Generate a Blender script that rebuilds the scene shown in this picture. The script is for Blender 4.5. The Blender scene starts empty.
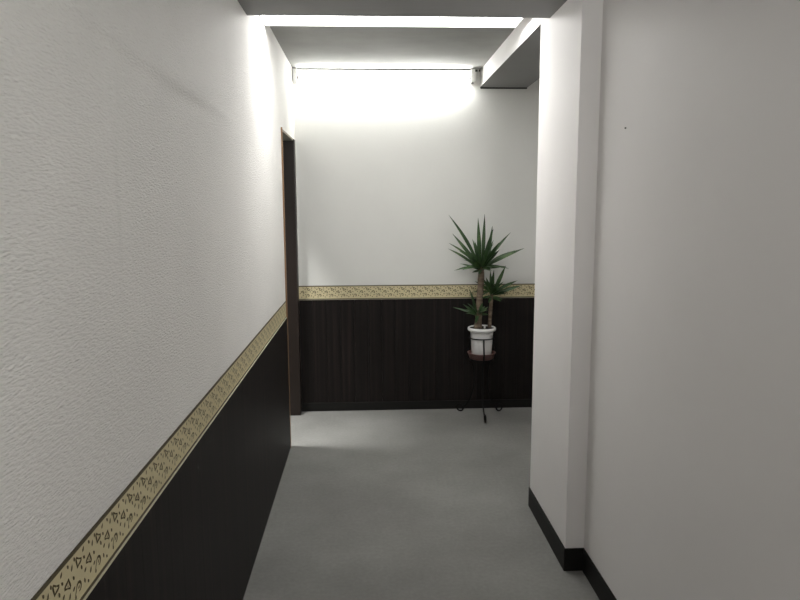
import bpy, bmesh, math, random
from mathutils import Vector, Matrix

scene = bpy.context.scene
COL = scene.collection
PI = math.pi
random.seed(7)

# ------------------------------------------------------------------ dimensions (metres)
CAM_H = 1.5
XL = -0.499            # face of left wall
YF = 4.875             # face of far wall
XP, XR = 0.802, 0.880  # pillar face, right wall face
YP1, YP2 = 2.586, 3.194
H, ZLOW, ZSOF = 2.435, 2.3022, 2.3186
YB = 3.039             # where the low ceiling ends
BT, BB = 0.930, 0.827  # border top / bottom
YD0, YD1, ZD = 4.110, 4.792, 1.955   # doorway in left wall
YBACK = -1.9

# ------------------------------------------------------------------ object helpers
def obj(name, bm, mats, parent=None, smooth=False, kind=None):
    me = bpy.data.meshes.new(name)
    bm.normal_update()
    bm.to_mesh(me); bm.free()
    if not isinstance(mats, (list, tuple)): mats = [mats]
    for m in mats: me.materials.append(m)
    if smooth:
        for p in me.polygons: p.use_smooth = True
    o = bpy.data.objects.new(name, me)
    COL.objects.link(o)
    if parent is not None:
        o.parent = parent
        o.matrix_parent_inverse = Matrix.Translation(parent.location).inverted()
    if kind: o['kind'] = kind
    return o

def struct(name, bm, mats, smooth=False):
    return obj(name, bm, mats, None, smooth, 'structure')

def thing(name, label, cat, loc, group=None):
    o = bpy.data.objects.new(name, None)
    o.empty_display_size = 0.1
    COL.objects.link(o)
    o.location = loc
    o['label'] = label; o['category'] = cat
    if group: o['group'] = group
    return o

def box(bm, x0, x1, y0, y1, z0, z1, bevel=0.0, mi=0):
    vs = [bm.verts.new((x, y, z)) for x in (x0, x1) for y in (y0, y1) for z in (z0, z1)]
    idx = [(0, 1, 3, 2), (4, 6, 7, 5), (0, 4, 5, 1), (2, 3, 7, 6), (0, 2, 6, 4), (1, 5, 7, 3)]
    fs = [bm.faces.new([vs[i] for i in f]) for f in idx]
    for f in fs: f.material_index = mi
    if bevel > 0:
        es = list({e for f in fs for e in f.edges})
        r = bmesh.ops.bevel(bm, geom=es, offset=bevel, segments=2, profile=0.7, affect='EDGES')
        for f in r['faces']: f.material_index = mi
    return bm

def B(*a, **k):
    return box(bmesh.new(), *a, **k)

def lathe(bm, prof, center, n=40, mi=0, close=False):
    cx, cy, cz = center
    rings = []
    for r, z in prof:
        if r < 1e-6:
            rings.append([bm.verts.new((cx, cy, cz + z))])
        else:
            rings.append([bm.verts.new((cx + r * math.cos(2 * PI * i / n), cy + r * math.sin(2 * PI * i / n), cz + z)) for i in range(n)])
    pairs = list(zip(rings[:-1], rings[1:]))
    if close: pairs.append((rings[-1], rings[0]))
    for a, b in pairs:
        for i in range(n):
            j = (i + 1) % n
            if len(a) == 1 and len(b) == 1: continue
            if len(a) == 1: f = bm.faces.new((a[0], b[j], b[i]))
            elif len(b) == 1: f = bm.faces.new((a[i], a[j], b[0]))
            else: f = bm.faces.new((a[i], a[j], b[j], b[i]))
            f.material_index = mi; f.smooth = True
    bmesh.ops.recalc_face_normals(bm, faces=bm.faces)
    return bm

def tube(bm, pts, rad, n=8, closed=False, mi=0):
    pts = [Vector(p) for p in pts]
    N = len(pts)
    R = rad if isinstance(rad, (list, tuple)) else [rad] * N
    def tan(i):
        if closed: return (pts[(i + 1) % N] - pts[i - 1]).normalized()
        return (pts[min(i + 1, N - 1)] - pts[max(i - 1, 0)]).normalized()
    t = tan(0)
    up = Vector((0, 0, 1)) if abs(t.z) < 0.9 else Vector((1, 0, 0))
    nrm = (up - t * up.dot(t)).normalized()
    rings = []
    for i in range(N):
        t = tan(i)
        nrm = (nrm - t * nrm.dot(t)).normalized()
        bn = t.cross(nrm)
        rings.append([bm.verts.new(pts[i] + (nrm * math.cos(2 * PI * k / n) + bn * math.sin(2 * PI * k / n)) * R[i]) for k in range(n)])
    seq = list(zip(rings[:-1], rings[1:]))
    if closed: seq.append((rings[-1], rings[0]))
    for a, b in seq:
        for k in range(n):
            f = bm.faces.new((a[k], a[(k + 1) % n], b[(k + 1) % n], b[k])); f.smooth = True; f.material_index = mi
    if not closed:
        for r, s in ((rings[0], -1), (rings[-1], 1)):
            f = bm.faces.new(r if s > 0 else r[::-1]); f.material_index = mi
    bmesh.ops.recalc_face_normals(bm, faces=bm.faces)
    return bm

# ------------------------------------------------------------------ materials
def new_mat(name, color=(0.5, 0.5, 0.5), rough=0.5, metal=0.0, spec=0.5):
    m = bpy.data.materials.new(name); m.use_nodes = True
    nt = m.node_tree; b = nt.nodes['Principled BSDF']
    b.inputs['Base Color'].default_value = (*color, 1)
    b.inputs['Roughness'].default_value = rough
    b.inputs['Metallic'].default_value = metal
    b.inputs['Specular IOR Level'].default_value = spec
    return m, nt, b

def N(nt, typ, **kw):
    n = nt.nodes.new(typ)
    for k, v in kw.items(): setattr(n, k, v)
    return n

def pos(nt, scale=(1, 1, 1)):
    tc = N(nt, 'ShaderNodeTexCoord'); mp = N(nt, 'ShaderNodeMapping')
    mp.inputs['Scale'].default_value = scale
    nt.links.new(tc.outputs['Object'], mp.inputs['Vector'])
    return mp.outputs['Vector']

def noise(nt, vec, scale, detail=3, rough=0.5):
    n = N(nt, 'ShaderNodeTexNoise')
    n.inputs['Scale'].default_value = scale; n.inputs['Detail'].default_value = detail
    n.inputs['Roughness'].default_value = rough
    nt.links.new(vec, n.inputs['Vector'])
    return n.outputs['Fac']

def ramp(nt, fac, stops):
    r = N(nt, 'ShaderNodeValToRGB')
    e = r.color_ramp.elements
    while len(e) < len(stops): e.new(0.5)
    for el, (p, c) in zip(e, stops):
        el.position = p; el.color = (*c, 1)
    nt.links.new(fac, r.inputs['Fac'])
    return r.outputs['Color']

def bump(nt, b, height, strength, dist):
    n = N(nt, 'ShaderNodeBump')
    n.inputs['Strength'].default_value = strength; n.inputs['Distance'].default_value = dist
    nt.links.new(height, n.inputs['Height']); nt.links.new(n.outputs['Normal'], b.inputs['Normal'])

def wallpaper(name, col, emboss, var=0.03, rough=0.75, bscale=90, bstretch=(1, 0.45, 1)):
    m, nt, b = new_mat(name, col, rough, 0, 0.25)
    v = pos(nt)
    c1 = tuple(x * (1 - var) for x in col); c2 = tuple(min(1, x * (1 + var)) for x in col)
    col_out = ramp(nt, noise(nt, v, 3.0, 4), [(0.3, c1), (0.7, c2)])
    nt.links.new(col_out, b.inputs['Base Color'])
    v2 = pos(nt, bstretch)
    bump(nt, b, noise(nt, v2, bscale, 3, 0.55), emboss, 0.004)
    return m

M = {}
M['paper_left'] = wallpaper('embossed_wallpaper', (0.88, 0.865, 0.835), 1.0, 0.02, 0.7, 190, (1, 0.32, 1.25))
M['paper_far'] = wallpaper('plain_wallpaper', (0.82, 0.82, 0.79), 0.12, 0.015, 0.7, 60)
M['paint'] = wallpaper('smooth_wall_covering', (0.84, 0.82, 0.812), 0.06, 0.012, 0.6, 40, (1, 1, 1))
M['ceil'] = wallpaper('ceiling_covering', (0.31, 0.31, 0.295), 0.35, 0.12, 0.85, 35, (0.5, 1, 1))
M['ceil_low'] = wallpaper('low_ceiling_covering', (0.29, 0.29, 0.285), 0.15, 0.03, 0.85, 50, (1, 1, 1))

def wood(name, along):          # vertical grain, faint plank joints every 10 cm; along = axis index of the wall run
    m, nt, b = new_mat(name, (0.012, 0.009, 0.009), 0.55, 0, 0.22)
    sc = [60, 60, 0.9]
    v = pos(nt, sc)
    c = ramp(nt, noise(nt, v, 1.0, 4, 0.6), [(0.3, (0.0052, 0.0040, 0.0036)), (0.52, (0.0098, 0.0072, 0.0065)), (0.72, (0.021, 0.0138, 0.0122))])
    # joints
    tc = N(nt, 'ShaderNodeTexCoord'); sp = N(nt, 'ShaderNodeSeparateXYZ')
    nt.links.new(tc.outputs['Object'], sp.inputs[0])
    mu = N(nt, 'ShaderNodeMath', operation='MULTIPLY'); mu.inputs[1].default_value = 10.0
    nt.links.new(sp.outputs[along], mu.inputs[0])
    fr = N(nt, 'ShaderNodeMath', operation='FRACT'); nt.links.new(mu.outputs[0], fr.inputs[0])
    lt = N(nt, 'ShaderNodeMath', operation='LESS_THAN'); lt.inputs[1].default_value = 0.02
    nt.links.new(fr.outputs[0], lt.inputs[0])
    mx = N(nt, 'ShaderNodeMix', data_type='RGBA')
    nt.links.new(lt.outputs[0], mx.inputs[0]); nt.links.new(c, mx.inputs[6])
    mx.inputs[7].default_value = (0.006, 0.0045, 0.0045, 1)
    nt.links.new(mx.outputs[2], b.inputs['Base Color'])
    bump(nt, b, noise(nt, v, 1.0, 3), 0.08, 0.002)
    return m
M['wood_l'] = wood('dark_wood_left', 1)
M['wood_f'] = wood('dark_wood_far', 0)
M['base'] = new_mat('dark_skirting', (0.0095, 0.009, 0.008), 0.55, 0, 0.25)[0]
M['jamb'] = new_mat('dark_brown_frame', (0.020, 0.013, 0.010), 0.45, 0, 0.4)[0]
M['header'] = new_mat('grey_brown_frame', (0.30, 0.28, 0.23), 0.6, 0, 0.3)[0]
M['casing'] = new_mat('tan_edge_strip', (0.26, 0.155, 0.085), 0.55, 0, 0.3)[0]
M['gap'] = new_mat('dark_gap', (0.03, 0.03, 0.028), 0.8)[0]

# floor : grey sheet with soft mottling
m, nt, b = new_mat('grey_floor_sheet', (0.2, 0.2, 0.19), 0.8, 0, 0.15)
v = pos(nt)
big = noise(nt, v, 1.7, 5, 0.55); fine = noise(nt, v, 55, 3, 0.6)
mx = N(nt, 'ShaderNodeMix', data_type='FLOAT'); mx.inputs[0].default_value = 0.3
nt.links.new(big, mx.inputs[2]); nt.links.new(fine, mx.inputs[3])
nt.links.new(ramp(nt, mx.outputs[0], [(0.30, (0.168, 0.165, 0.156)), (0.5, (0.212, 0.210, 0.199)), (0.70, (0.260, 0.259, 0.246))]), b.inputs['Base Color'])
bump(nt, b, fine, 0.08, 0.002)
M['floor'] = m

M['gold'] = wallpaper('gold_border_paper', (0.72, 0.635, 0.40), 0.15, 0.06, 0.5, 300)
M['motif'] = new_mat('border_motif_brown', (0.10, 0.075, 0.030), 0.55)[0]
M['stripe'] = new_mat('border_stripe_olive', (0.10, 0.080, 0.040), 0.55)[0]
M['lip'] = new_mat('pale_gold_rail_edge', (0.60, 0.56, 0.42), 0.45)[0]

M['white_metal'] = new_mat('white_enamel', (0.75, 0.75, 0.73), 0.4)[0]
M['grey_cap'] = new_mat('grey_end_cap', (0.18, 0.18, 0.18), 0.4, 0.3)[0]
def emit(name, col, s):
    m, nt, b = new_mat(name, (0.8, 0.8, 0.8), 0.4)
    b.inputs['Emission Color'].default_value = (*col, 1); b.inputs['Emission Strength'].default_value = s
    return m
TUBE_E, PANEL_E, SIDE_E, CORR_E, FILL_E, PASS_E = 37.0, 12.3, 10.0, 9.0, 7.0, 1.8
M['tube'] = emit('fluorescent_tube_glow', (1.0, 1.0, 0.97), TUBE_E)
M['panel'] = emit('diffuser_glow', (1.0, 0.99, 0.97), PANEL_E)

M['pot'] = new_mat('white_plastic', (0.88, 0.88, 0.87), 0.3)[0]
M['iron'] = new_mat('black_iron', (0.0035, 0.0035, 0.0035), 0.6, 0, 0.2)[0]
M['soil'] = wallpaper('soil', (0.02, 0.014, 0.01), 0.8, 0.3, 0.9, 200, (1, 1, 1))
M['tag'] = new_mat('white_tag', (0.8, 0.8, 0.78), 0.4)[0]
m, nt, b = new_mat('brown_saucer_plastic', (0.16, 0.085, 0.075), 0.28, 0, 0.5); M['saucer'] = m
# leaves: lengthwise streaks of two greens
m, nt, b = new_mat('yucca_leaf', (0.05, 0.1, 0.03), 0.42, 0, 0.45)
v = pos(nt)
nt.links.new(ramp(nt, noise(nt, v, 9, 3), [(0.3, (0.020, 0.048, 0.016)), (0.55, (0.042, 0.090, 0.028)), (0.75, (0.115, 0.195, 0.062))]), b.inputs['Base Color'])
M['leaf'] = m
# trunk: rings of leaf scars
m, nt, b = new_mat('yucca_bark', (0.12, 0.09, 0.06), 0.8)
v = pos(nt, (12, 12, 60)); fac = noise(nt, v, 1.0, 4, 0.65)
nt.links.new(ramp(nt, fac, [(0.3, (0.075, 0.050, 0.034)), (0.55, (0.19, 0.140, 0.098)), (0.8, (0.33, 0.26, 0.19))]), b.inputs['Base Color'])
bump(nt, b, fac, 0.7, 0.006)
M['bark'] = m

# ------------------------------------------------------------------ room shell
struct('floor', B(-3.2, 3.0, YBACK, YF + 0.1, -0.08, 0.0), M['floor'])
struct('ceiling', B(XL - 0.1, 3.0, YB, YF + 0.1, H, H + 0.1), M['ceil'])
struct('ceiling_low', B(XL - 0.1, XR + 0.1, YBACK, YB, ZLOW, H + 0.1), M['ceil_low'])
# far wall, with the thin dark joint under the ceiling
bm = B(-0.66, 3.0, YF, YF + 0.1, 0, H - 0.006)
struct('wall_far', bm, M['paper_far'])
struct('trim_1', B(XL, XP, YF - 0.003, YF + 0.02, H - 0.010, H), M['gap'])
struct('trim_2', B(XP + 0.004, 1.136, YF - 0.004, YF + 0.02, ZSOF - 0.009, ZSOF), M['gap'])

# left wall: wallpaper sheet with the lifted seam and crease really raised, on a slab
def bulge(y, z):
    def g(d, s): return math.exp(-(d / s) ** 2)
    def sm(a, b_, x):
        t = min(1, max(0, (x - a) / (b_ - a))); return t * t * (3 - 2 * t)
    h = 0.0
    # diagonal (nearly level) crease from Y 1.05 to 2.5
    zc = 1.835 + 0.012 * math.sin(2.2 * y) + 0.03 * max(0, 1.45 - y)
    amp = 0.0080 * sm(0.9, 1.45, y) * (1 - sm(2.05, 2.5, y)) 
    d = z - zc
    h += amp * (g(d, 0.020) if d < 0 else g(d, 0.075))
    h += 0.0030 * g(y - 2.42, 0.16) * g(z - 1.822, 0.022)
    # vertical lifted seam
    yc = 1.40 + 0.05 * max(0, (z - 1.72)) * -1 + 0.006 * math.sin(9 * z)
    d = y - yc
    h += 0.0032 * sm(1.2, 1.6, z) * (1 - sm(1.80, 1.90, z)) * (g(d, 0.010) if d < 0 else g(d, 0.05))
    # faint sheet joints
    for ys in (1.405, 2.32, 3.24):
        h += 0.0004 * g(y - ys, 0.005)
    # further faint lift near the corner of view
    h += 0.0016 * g(y - 1.22, 0.012) * sm(1.62, 1.8, z) * (1 - sm(1.86, 1.95, z))
    return h
bm = bmesh.new()
ys = [YBACK + (0.8 - YBACK) * i / 12 for i in range(12)] + [0.8 + i * 0.008 for i in range(int((3.4 - 0.8) / 0.008))]
ys += [3.4 + (YD0 - 3.4) * i / 12 for i in range(13)]
zs = [BT - 0.02 + i * 0.0075 for i in range(int((2.1 - BT + 0.02) / 0.0075))]
zs += [2.1 + (H + 0.05 - 2.1) * i / 10 for i in range(11)]
grid = [[bm.verts.new((XL + bulge(y, z), y, z)) for z in zs] for y in ys]
for i in range(len(ys) - 1):
    for j in range(len(zs) - 1):
        f = bm.faces.new((grid[i][j], grid[i + 1][j], grid[i + 1][j + 1], grid[i][j + 1])); f.smooth = True
box(bm, XL - 0.10, XL - 0.0005, YBACK, YD0, 0, H + 0.05)
box(bm, XL - 0.10, XL, YD0, YD1, ZD, H + 0.05)       # above the doorway
box(bm, XL - 0.10, XL, YD1, YF, 0, H + 0.05)        # narrow return beyond it
struct('wall_left', bm, M['paper_left'])

# right side
struct('wall_right', B(XR, XR + 0.12, YBACK, YP1, 0, H + 0.05), M['paint'])
struct('wall_pillar', B(XP, 1.45, YP1, YP2, 0, H + 0.05), M['paint'])
bm = B(XP, 1.136, YP2, YF, ZSOF, H + 0.02)
bm.normal_update()
for f in bm.faces:
    if f.normal.z < -0.5: f.material_index = 1          # underside uses the darker low-ceiling material
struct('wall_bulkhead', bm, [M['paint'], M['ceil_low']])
struct('wall_passage', B(1.45, 3.0, YP2 - 0.1, YP2, 0, H + 0.05), M['paint'])
struct('wall_passage_end', B(2.9, 3.0, YP2, YF, 0, H + 0.05), M['paint'])
struct('wall_back', B(XL - 0.1, XR + 0.12, YBACK - 0.1, YBACK, 0, H + 0.05), M['paint'])
# side room seen through the doorway
struct('wall_side_far', B(-3.2, XL - 0.161, YF, YF + 0.1, 0, H + 0.05), M['paper_far'])
struct('wall_side_left', B(-3.2, -3.1, 2.2, YF, 0, H + 0.05), M['paper_far'])
struct('wall_side_near', B(-3.1, XL - 0.1, 2.2, 2.3, 0, H + 0.05), M['paper_far'])
struct('ceiling_side', B(-3.2, XL - 0.1, 2.2, YF + 0.1, H, H + 0.1), M['ceil_low'])

# skirting
ZK = 0.098
bm = B(XR - 0.006, XR, YBACK, YP1 - 0.006, 0, ZK, 0.0015)
struct('baseboard_right', bm, M['base'])
bm = B(XP - 0.006, XR, YP1 - 0.006, YP1, 0, ZK, 0.0015)
box(bm, XP - 0.006, XP, YP1, YP2 + 0.006, 0, ZK, 0.0015)
box(bm, XP, 1.45, YP2, YP2 + 0.006, 0, ZK, 0.0015)
struct('baseboard_pillar', bm, M['base'])
struct('baseboard_far', B(XL, 2.9, YF - 0.022, YF - 0.0005, 0, 0.062, 0.003), M['base'])

# wainscot
def panel_far():
    bm = bmesh.new(); w = 0.10; x = XL
    while x < 2.9:
        x1 = min(x + w, 2.9)
        box(bm, x + 0.0002, x1 - 0.0002, YF - 0.012, YF - 0.0005, 0.05, BB, 0.0005)
        x = x1
    return bm
struct('trim_3', panel_far(), M['wood_f'])
def panel_left():
    bm = bmesh.new(); w = 0.10; y = YBACK
    while y < YD0 - 0.012:
        y1 = min(y + w, YD0 - 0.012)
        box(bm, XL, XL + 0.006, y + 0.0001, y1 - 0.0001, 0, BB, 0.0003)
        y = y1
    return bm
struct('trim_4', panel_left(), M['wood_l'])

# ---- patterned border: paper strip, two dark stripes, repeated leaf-and-heart print, pale rail edge
PER = 0.085
def stroke_poly(bm, pts, wd, mp, mi):
    """flat ribbon with tapered ends along 2-D points, mapped to 3-D"""
    n = len(pts); L = []; R = []
    for i, (u, v) in enumerate(pts):
        a = pts[max(i - 1, 0)]; c = pts[min(i + 1, n - 1)]
        dx, dy = c[0] - a[0], c[1] - a[1]; l = math.hypot(dx, dy) or 1
        t = i / (n - 1); w = wd * (0.45 + 0.55 * math.sin(PI * min(1, max(0, t)))) / 2
        L.append(bm.verts.new(mp(u - dy / l * w, v + dx / l * w))); R.append(bm.verts.new(mp(u + dy / l * w, v - dx / l * w)))
    for i in range(n - 1):
        f = bm.faces.new((L[i], R[i], R[i + 1], L[i + 1])); f.material_index = mi
def leaf_poly(bm, u, v, ang, ln, wd, mp, mi):
    c, s = math.cos(ang), math.sin(ang)
    pts = [(-0.5, 0), (-0.2, -0.45), (0.15, -0.4), (0.5, 0), (0.15, 0.4), (-0.2, 0.45)]
    vs = [bm.verts.new(mp(u + (a * ln) * c - (b_ * wd) * s, v + (a * ln) * s + (b_ * wd) * c)) for a, b_ in pts]
    f = bm.faces.new(vs); f.material_index = mi
def heart(cu, cv, s, flip=1, tilt=0.0):
    out = []
    for sd in (-1, 1):
        p = []
        for i in range(9):
            t = i / 8
            x = sd * s * (0.74 * math.sin(PI * t ** 1.75) + 0.02)
            y = s * (-0.85 + 1.5 * t - (0.42 * (t - 0.75) / 0.25 if t > 0.75 else 0)) * flip
            p.append((cu + x * math.cos(tilt) - y * math.sin(tilt), cv + x * math.sin(tilt) + y * math.cos(tilt)))
        out.append(p)
    return out
def arch(cu, cv, s):
    p = [(cu + s * (-0.62), cv - s * 0.9)]
    for i in range(9):
        a = PI * (1.05 - i / 8 * 1.25)
        p.append((cu + s * 0.62 * math.cos(a), cv + s * 0.55 * math.sin(a) + s * 0.15))
    p.append((cu + s * 0.25, cv - s * 0.35))
    c, n = math.cos(-0.5), math.sin(-0.5)
    return [(cu + (x - cu) * c - (y - cv) * n, cv + (x - cu) * n + (y - cv) * c) for x, y in p]
def border(name, u0, u1, mp, z_norm):
    bm = bmesh.new()
    def slab(v0, v1, d, mi):
        a = [mp(u0, v0, d), mp(u1, v0, d), mp(u1, v1, d), mp(u0, v1, d)]
        c = [mp(u0, v0, 0.0), mp(u1, v0, 0.0), mp(u1, v1, 0.0), mp(u0, v1, 0.0)]
        A = [bm.verts.new(p) for p in a]; Cc = [bm.verts.new(p) for p in c]
        fs = [bm.faces.new(A)] + [bm.faces.new((A[i], Cc[i], Cc[(i + 1) % 4], A[(i + 1) % 4])) for i in range(4)]
        for f in fs: f.material_index = mi
    slab(BB + 0.002, BT, 0.0015, 0)
    slab(BT - 0.0075, BT, 0.002, 2)
    slab(BB + 0.002, BB + 0.0085, 0.002, 2)
    slab(BB + 0.0002, BB + 0.0018, 0.0061, 3)
    m3 = lambda u, v: mp(u, v, 0.0021)
    k = math.floor(u0 / PER) - 1
    while k * PER < u1 + PER:
        b0 = k * PER; k += 1
        def ok(u): return u0 + 0.012 < u < u1 - 0.012
        if ok(b0):
            for p in heart(b0, 0.904, 0.0145, 1, -0.52): stroke_poly(bm, p, 0.0050, m3, 1)
            leaf_poly(bm, b0, 0.9075, 1.4, 0.005, 0.003, m3, 1)
            stroke_poly(bm, arch(b0 - 0.006, 0.8575, 0.0145), 0.0050, m3, 1)
            leaf_poly(bm, b0 - 0.005, 0.859, 0.9, 0.008, 0.0045, m3, 1)
        if ok(b0 + 0.0415):
            for p in heart(b0 + 0.0405, 0.883, 0.0145, -1, -0.40): stroke_poly(bm, p, 0.0050, m3, 1)
            leaf_poly(bm, b0 + 0.041, 0.883, 1.5, 0.005, 0.003, m3, 1)
        for du, v, a, l in ((0.021, 0.914, 0.9, 0.010), (0.045, 0.9145, 2.3, 0.009), (0.059, 0.905, 1.2, 0.011), (0.010, 0.8865, 2.0, 0.010),
                            (0.0455, 0.862, 1.1, 0.011), (0.024, 0.874, 0.6, 0.009), (0.063, 0.885, 2.2, 0.009), (0.019, 0.857, 1.9, 0.010),
                            (0.022, 0.8985, 2.4, 0.009), (0.062, 0.866, 0.5, 0.009), (0.066, 0.848, 1.5, 0.008), (0.033, 0.848, 2.3, 0.008), (0.070, 0.9145, 1.8, 0.008)):
            if ok(b0 + du): leaf_poly(bm, b0 + du, v, a, l * 1.15, 0.0064, m3, 1)
    for f in bm.faces:
        if f.normal.dot(Vector(z_norm)) < -0.5: f.normal_flip()
    bmesh.ops.recalc_face_normals(bm, faces=[f for f in bm.faces if f.material_index in (0, 2, 3) and len(f.verts) == 4 and len([e for e in f.edges if len(e.link_faces) > 1]) > 0])
    return struct(name, bm, [M['gold'], M['motif'], M['stripe'], M['lip']])
border('trim_5', YBACK, YD0 - 0.012, lambda u, v, d: (XL + d, u, v), (1, 0, 0))
border('trim_6', XL, 2.9, lambda u, v, d: (u, YF - 0.0005 - d, v), (0, -1, 0))

# ---- doorway lining in the left wall
door = bpy.data.objects.new('door_1', None); COL.objects.link(door)
door.location = (XL, (YD0 + YD1) / 2, 0); door['kind'] = 'structure'
obj('far_jamb', B(XL - 0.16, XL + 0.001, YD1 - 0.03, YD1 + 0.002, 0, ZD - 0.001, 0.0015), M['jamb'], door)
obj('near_jamb', B(XL - 0.13, XL + 0.001, YD0 + 0.0005, YD0 + 0.024, 0, ZD - 0.001), M['jamb'], door)
obj('head_lining', B(XL - 0.13, XL + 0.001, YD0 + 0.0245, YD1 - 0.0305, ZD - 0.012, ZD + 0.001), M['header'], door)
obj('casing_strip', B(XL + 0.0002, XL + 0.0085, YD0 - 0.0115, YD0 + 0.004, 0, ZD + 0.004, 0.001), M['casing'], door)
obj('corner_casing', B(XL + 0.0015, XL + 0.006, YD1 - 0.03, YF - 0.024, 0, ZD - 0.001, 0.001), M['jamb'], door)

# ------------------------------------------------------------------ lamps and added fill light
# flat diffuser light just behind the step in the ceiling
px0, px1, py0, py1 = -0.489, 0.757, 3.29, 3.545
t = thing('ceiling_light', 'long flat white glowing diffuser light on ceiling just behind the dark low ceiling step', 'ceiling light', ((px0 + px1) / 2, (py0 + py1) / 2, H))
obj('housing', B(px0 - 0.002, px1 + 0.002, py0 + 0.02, py1 - 0.02, 2.4235, H - 0.0003, 0.002), M['white_metal'], t)
bm = bmesh.new()
cx, cy = (px0 + px1) / 2, (py0 + py1) / 2
sec = [(py0 + 0.004, 2.423), (py0, 2.410), (py0 + 0.006, 2.402), (py1 - 0.006, 2.402), (py1, 2.410), (py1 - 0.004, 2.423)]
for xs in ((px0, px1),):
    a = [bm.verts.new((xs[0], y, z)) for y, z in sec]; c = [bm.verts.new((xs[1], y, z)) for y, z in sec]
    n = len(sec)
    for i in range(n): bm.faces.new((a[i], a[(i + 1) % n], c[(i + 1) % n], c[i]))
    bm.faces.new(a[::-1]); bm.faces.new(c)
bmesh.ops.recalc_face_normals(bm, faces=bm.faces)
bm.faces.ensure_lookup_table(); bm.normal_update()
for f in bm.faces: f.material_index = 0 if f.normal.z < -0.5 else 1
obj('diffuser', bm, [M['panel'], M['white_metal']], t)

bm = bmesh.new()
box(bm, px0 - 0.007, px0 - 0.001, py0 - 0.007, py1 + 0.007, 2.389, H - 0.0004, 0.001)
box(bm, px1 + 0.001, px1 + 0.007, py0 - 0.007, py1 + 0.007, 2.389, H - 0.0004, 0.001)
box(bm, px0 - 0.001, px1 + 0.001, py0 - 0.007, py0 - 0.001, 2.389, H - 0.0004, 0.001)
box(bm, px0 - 0.001, px1 + 0.001, py1 + 0.001, py1 + 0.007, 2.389, H - 0.0004, 0.001)
obj('light_shield_frame', bm, M['white_metal'], t)  # rim added to keep the diffuser's light off the bulkhead side

# bare tube batten at the top of the far wall
t = thing('fluorescent_light', 'bare white fluorescent tube light fixed along the top of the far wall', 'fluorescent light', (0.13, YF, 2.37))
fy = 4.80
obj('housing', B(-0.4635, 0.7235, YF - 0.052, YF - 0.0035, 2.385, 2.4235, 0.004), M['white_metal'], t)
bm = tube(bmesh.new(), [(-0.462, fy, 2.366), (0.722, fy, 2.366)], 0.0135, 16)
obj('tube', bm, M['tube'], t)
for x0, x1 in ((-0.492, -0.464), (0.724, 0.752)):
    bm = B(x0, x1, fy - 0.030, YF - 0.0035, 2.338, 2.4235, 0.004)
    lh = obj('lamp_holder', bm, M['white_metal'], t)
    xa = x1 - 0.004 if x0 < 0 else x0 - 0.012
    obj('end_cap', tube(bmesh.new(), [(xa, fy, 2.366), (xa + 0.016, fy, 2.366)], 0.0145, 14), M['grey_cap'], lh)
bm = bmesh.new()
tube(bm, [(0.750, 4.822, 2.352), (0.772, 4.822, 2.356), (0.778, 4.822, 2.40), (0.782, 4.83, 2.432)], 0.004, 6)
obj('cable', bm, M['white_metal'], t)
bm = B(0.728, 0.744, fy - 0.012, fy + 0.012, 2.329, 2.3445, 0.002)
obj('starter', bm, M['grey_cap'], t)

def area(name, loc, sx, sy, power, rot=(0, 0, 0), col=(1, 1, 0.97)):
    l = bpy.data.lights.new(name, 'AREA'); l.shape = 'RECTANGLE'; l.size = sx; l.size_y = sy; l.energy = power; l.color = col
    o = bpy.data.objects.new(name, l); COL.objects.link(o); o.location = loc; o.rotation_euler = rot
    return o
area('side_room_lamp', (-0.85, 4.17, H - 0.03), 0.15, 0.15, SIDE_E)
bpy.data.lights['side_room_lamp'].spread = math.radians(70)
if PASS_E > 0: area('passage_lamp', (2.15, 4.0, H - 0.03), 0.2, 1.2, PASS_E)
if CORR_E > 0: area('corridor_lamp', (0.50, -0.9, ZLOW - 0.03), 0.6, 0.15, CORR_E)
if FILL_E > 0:  # unseen fill light added behind the camera to brighten the upper walls
    area('corridor_fill_light', (0.62, YBACK + 0.12, 1.95), 0.4, 0.25, FILL_E, (PI / 2 + 0.2, 0, 0.30))
    bpy.data.lights['corridor_fill_light'].spread = math.radians(75)

# ------------------------------------------------------------------ plant stand
SX, SY = 0.806, 4.695
st = thing('plant_stand', 'black wrought iron three legged stand with scroll feet holding the white pot', 'plant stand', (SX, SY, 0))
Z_TRAY = 0.425
def circ(r, z, n=40): return [(SX + r * math.cos(2 * PI * i / n), SY + r * math.sin(2 * PI * i / n), z) for i in range(n)]
obj('pot_ring', tube(bmesh.new(), circ(0.0885, 0.569), 0.0045, 8, True), M['iron'], st)
obj('support_ring', tube(bmesh.new(), circ(0.083, Z_TRAY - 0.012), 0.0045, 8, True), M['iron'], st)
bm = bmesh.new()
for a in (-94, 26, 146):
    ca, sa = math.cos(math.radians(a)), math.sin(math.radians(a))
    tube(bm, [(SX, SY, Z_TRAY - 0.012), (SX + 0.083 * ca, SY + 0.083 * sa, Z_TRAY - 0.012)], 0.004, 8)
obj('cross_brace', bm, M['iron'], st)
def spline(pts, n=6):
    out = []
    P = [Vector(p) for p in pts]
    for i in range(len(P) - 1):
        p0 = P[max(i - 1, 0)]; p1 = P[i]; p2 = P[i + 1]; p3 = P[min(i + 2, len(P) - 1)]
        for k in range(n):
            s = k / n
            out.append(0.5 * ((2 * p1) + (p2 - p0) * s + (2 * p0 - 5 * p1 + 4 * p2 - p3) * s * s + (3 * p1 - p0 - 3 * p2 + p3) * s ** 3))
    out.append(P[-1]); return out
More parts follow.
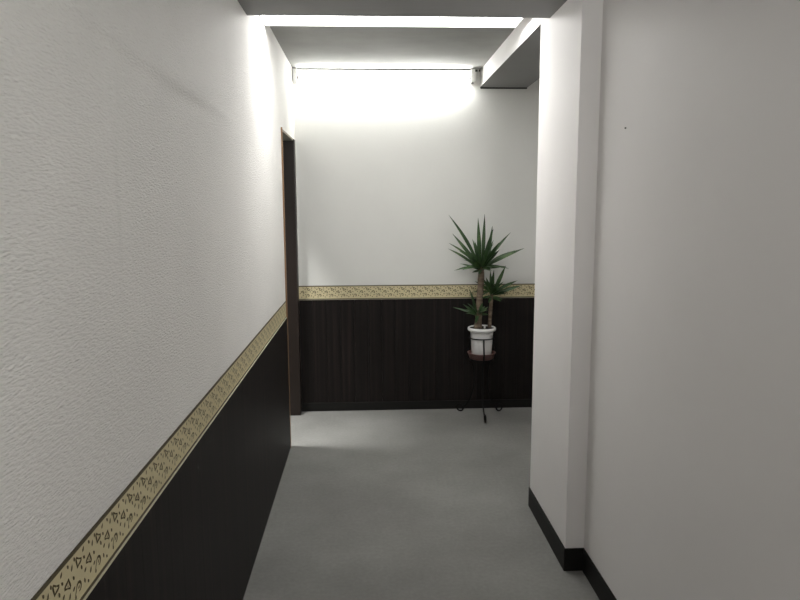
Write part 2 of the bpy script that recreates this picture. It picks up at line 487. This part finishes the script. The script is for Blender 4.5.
for a in (-90, 27, 146):
    ca, sa = math.cos(math.radians(a)), math.sin(math.radians(a))
    prof = [(0.0885, 0.569), (0.094, 0.52), (0.108, 0.468), (0.106, 0.440), (0.088, Z_TRAY - 0.012), (0.066, 0.36), (0.056, 0.28), (0.062, 0.19), (0.092, 0.10), (0.132, 0.042)]
    cr, cz, r0 = 0.168, 0.0325, 0.028            # the scroll at the foot
    if a == -90: cr = 0.184; prof[-1] = (0.146, 0.042)
    for i in range(15):
        th = math.radians(200 + i * 24.5)
        rr = r0 * (1 - 0.018 * i)
        prof.append((cr + rr * math.cos(th), cz + rr * math.sin(th)))
    pts = spline([(SX + r * ca, SY + r * sa, z) for r, z in prof], 4)
    obj('leg', tube(bmesh.new(), pts, 0.0054, 8), M['iron'], st)

# saucer
sc = obj('plant_saucer', lathe(bmesh.new(), [(0, 0), (0.080, 0), (0.086, 0.004), (0.096, 0.038), (0.101, 0.042), (0.101, 0.045), (0.097, 0.046), (0.093, 0.041), (0.083, 0.008), (0.078, 0.006), (0, 0.006)], (0, 0, 0), 44), M['saucer'])
sc.location = (SX, SY, Z_TRAY - 0.0072)
sc['label'] = 'round reddish brown plastic saucer under the white plant pot'; sc['category'] = 'saucer'

# ------------------------------------------------------------------ potted yucca
PZ = Z_TRAY - 0.0005
yu = thing('potted_yucca', 'green spiky leaved yucca in a white pot standing on the black iron stand', 'potted plant', (SX, SY, PZ))
prof = [(0, 0.0), (0.066, 0.0), (0.069, 0.003), (0.0800, 0.188), (0.0805, 0.192), (0.0925, 0.1955), (0.099, 0.199), (0.1005, 0.207), (0.0985, 0.217), (0.094, 0.2205), (0.090, 0.219), (0.087, 0.213), (0.079, 0.18), (0, 0.18)]
obj('pot', lathe(bmesh.new(), prof, (SX, SY, PZ), 48), M['pot'], yu)
obj('soil', lathe(bmesh.new(), [(0, 0.216), (0.04, 0.216), (0.0862, 0.2125), (0.0790, 0.182), (0, 0.182)], (SX, SY, PZ), 32), M['soil'], yu)
obj('plant_tag', B(SX + 0.008, SX + 0.020, SY - 0.036, SY - 0.0345, PZ + 0.205, PZ + 0.238, 0.0005), M['tag'], yu)

def leaf(bm, base, tip, width, sag, nrm_hint):
    b_, t_ = Vector(base), Vector(tip)
    d = t_ - b_; L = d.length
    side = d.cross(Vector(nrm_hint))
    if side.length < 1e-5: side = d.cross(Vector((0, 0, 1)))
    side.normalize(); nn = side.cross(d).normalized()
    if nn.z < 0 and abs(d.normalized().z) < 0.9: nn = -nn
    n = 9; rows = []
    for i in range(n + 1):
        s = i / n
        p = b_ + d * s + nn * (sag * L * math.sin(PI * s) )
        w = width / 2 * (0.62 + 0.9 * s if s < 0.42 else 1.0 * (1 - ((s - 0.42) / 0.58) ** 1.7))
        w = max(w, 0.0006)
        rows.append((bm.verts.new(p - side * w + nn * w * 0.35), bm.verts.new(p), bm.verts.new(p + side * w + nn * w * 0.35)))
    for a, c in zip(rows[:-1], rows[1:]):
        for k in (0, 1):
            f = bm.faces.new((a[k], a[k + 1], c[k + 1], c[k])); f.smooth = True
CAMP = Vector((0, 0, CAM_H))
def crown(name, parent, base, r_b, tips, seed, extra, lenr):
    """leaves from a stem top; tips = measured tips, extra = more leaves round the far and near sides"""
    rnd = random.Random(seed); bm = bmesh.new(); base = Vector(base)
    for (x, y, z, w) in tips:
        tip = Vector((x, y, z)); d = (tip - base)
        hd = Vector((d.x, d.y, 0)); hd = hd.normalized() if hd.length > 1e-4 else Vector((0, 1, 0))
        b0 = base + hd * r_b + Vector((0, 0, r_b * (rnd.uniform(-0.6, 0.6) + 2.2 * d.normalized().z)))
        hint = Vector((rnd.uniform(-.35, .35), -1.0 + rnd.uniform(-.4, .4), 0.75 + rnd.uniform(-.4, .3))).normalized()
        leaf(bm, b0, tip, w, rnd.uniform(0.02, 0.07), hint)
    for i in range(extra):
        az = 2 * PI * (i + rnd.uniform(-.3, .3)) / extra * 1.0 + 0.3
        el = math.radians(rnd.uniform(-15, 72)); L = rnd.uniform(*lenr)
        d = Vector((math.cos(az) * math.cos(el) * 0.8, math.sin(az) * math.cos(el), math.sin(el)))
        tip = base + d * L
        if tip.y > YF - 0.03: tip.y = YF - 0.03
        hd = Vector((d.x, d.y, 0)).normalized()
        leaf(bm, base + hd * r_b * 0.8 + Vector((0, 0, rnd.uniform(0, 0.03))), tip, rnd.uniform(0.022, 0.029), rnd.uniform(0.0, 0.06), Vector((rnd.uniform(-.4, .4), -0.6, 0.9)))
    return obj(name, bm, M['leaf'], parent, True)
def trunk(pts, rads, wob, seed):
    rnd = random.Random(seed)
    P = spline(pts, 6); n = len(P); R = []
    for i in range(n):
        s = i / (n - 1) * (len(rads) - 1); k = min(int(s), len(rads) - 2)
        R.append((rads[k] * (1 - (s - k)) + rads[k + 1] * (s - k)) * (1 + rnd.uniform(-wob, wob)))
    return obj('trunk', tube(bmesh.new(), P, R, 14), M['bark'], yu)

ZS = PZ + 0.213
C1 = [(0.562, 4.665, 1.435, 0.03), (0.762, 4.645, 1.415, 0.03), (0.823, 4.735, 1.439, 0.026), (0.875, 4.715, 1.357, 0.03), (0.863, 4.615, 1.341, 0.03), (1.013, 4.755, 1.31, 0.024), (1.089, 4.655, 1.203, 0.03), (1.013, 4.575, 1.195, 0.03), (0.598, 4.745, 1.304, 0.026), (0.562, 4.675, 1.243, 0.024), (0.573, 4.775, 1.196, 0.022), (0.622, 4.575, 1.195, 0.022), (0.652, 4.725, 1.094, 0.02), (0.681, 4.595, 1.123, 0.02), (0.723, 4.635, 1.039, 0.018), (0.979, 4.725, 1.072, 0.018), (0.897, 4.575, 1.249, 0.028), (0.892, 4.545, 1.198, 0.026), (0.815, 4.535, 1.251, 0.026), (0.703, 4.515, 1.166, 0.024), (0.766, 4.535, 1.061, 0.022), (0.844, 4.555, 1.059, 0.022)]
C2 = [(0.965, 4.675, 1.082, 0.028), (0.874, 4.625, 1.057, 0.026), (0.866, 4.725, 1.042, 0.022), (1.063, 4.735, 0.969, 0.026), (1.071, 4.635, 0.946, 0.028), (0.756, 4.715, 0.969, 0.024), (0.932, 4.645, 0.834, 0.018), (0.93, 4.595, 0.853, 0.018), (0.805, 4.575, 0.865, 0.02), (1.014, 4.575, 0.936, 0.022), (0.787, 4.635, 0.857, 0.02), (0.833, 4.595, 0.829, 0.02)]
C3 = [(0.709, 4.665, 0.924, 0.022), (0.662, 4.645, 0.818, 0.02), (0.604, 4.735, 0.783, 0.016), (0.801, 4.635, 0.828, 0.022), (0.707, 4.725, 0.811, 0.018), (0.726, 4.615, 0.86, 0.022), (0.671, 4.595, 0.791, 0.018), (0.846, 4.665, 0.794, 0.016), (0.765, 4.575, 0.793, 0.018)]
t1 = trunk([(0.780, 4.690, ZS - 0.02), (0.781, 4.690, 0.70), (0.788, 4.693, 0.86), (0.797, 4.695, 1.00), (0.796, 4.695, 1.07)], [0.027, 0.024, 0.022, 0.0225, 0.018], 0.07, 3)
crown('foliage', t1, (0.796, 4.695, 1.050), 0.020, C1, 11, 30, (0.14, 0.25))
t2 = trunk([(0.862, 4.705, ZS - 0.02), (0.866, 4.703, 0.74), (0.872, 4.70, 0.83), (0.874, 4.70, 0.875)], [0.015, 0.013, 0.0125, 0.011], 0.07, 4)
crown('foliage', t2, (0.873, 4.70, 0.868), 0.012, C2, 12, 16, (0.10, 0.18))
t3 = trunk([(0.762, 4.672, ZS - 0.02), (0.765, 4.671, 0.68), (0.772, 4.67, 0.735)], [0.017, 0.015, 0.012], 0.08, 5)
crown('foliage', t3, (0.772, 4.67, 0.728), 0.012, C3, 13, 12, (0.08, 0.13))

# small nail hole in the right wall and pin mark on the pillar edge
o = obj('wall_pin', tube(bmesh.new(), [(XR + 0.001, 2.311, 1.757), (XR - 0.004, 2.311, 1.757)], 0.003, 8), M['grey_cap'])
o['label'] = 'tiny grey pin stuck in the pale right wall near the pillar'; o['category'] = 'pin'

# ------------------------------------------------------------------ camera
cam = bpy.data.cameras.new('camera'); cam.sensor_width = 36; cam.lens = 676.65 / 800 * 36
cam.clip_start = 0.02
co = bpy.data.objects.new('camera', cam); COL.objects.link(co)
co.matrix_world = Matrix.Translation((0, 0, CAM_H)) @ Matrix.Rotation(-0.048, 4, 'Z') @ Matrix.Rotation(PI / 2 - 0.1386, 4, 'X') @ Matrix.Rotation(-0.0044, 4, 'Z')
scene.camera = co

w = bpy.data.worlds.new('world'); scene.world = w; w.use_nodes = True
w.node_tree.nodes['Background'].inputs[0].default_value = (0.02, 0.02, 0.02, 1)
w.node_tree.nodes['Background'].inputs[1].default_value = 0.3

vs = scene.view_settings
scene.display_settings.display_device = 'sRGB'
vs.view_transform = 'Standard'; vs.look = 'None'; vs.gamma = 1; vs.use_curve_mapping = False
vs.exposure = 0.42
scene.cycles.max_bounces = 12; scene.cycles.diffuse_bounces = 8
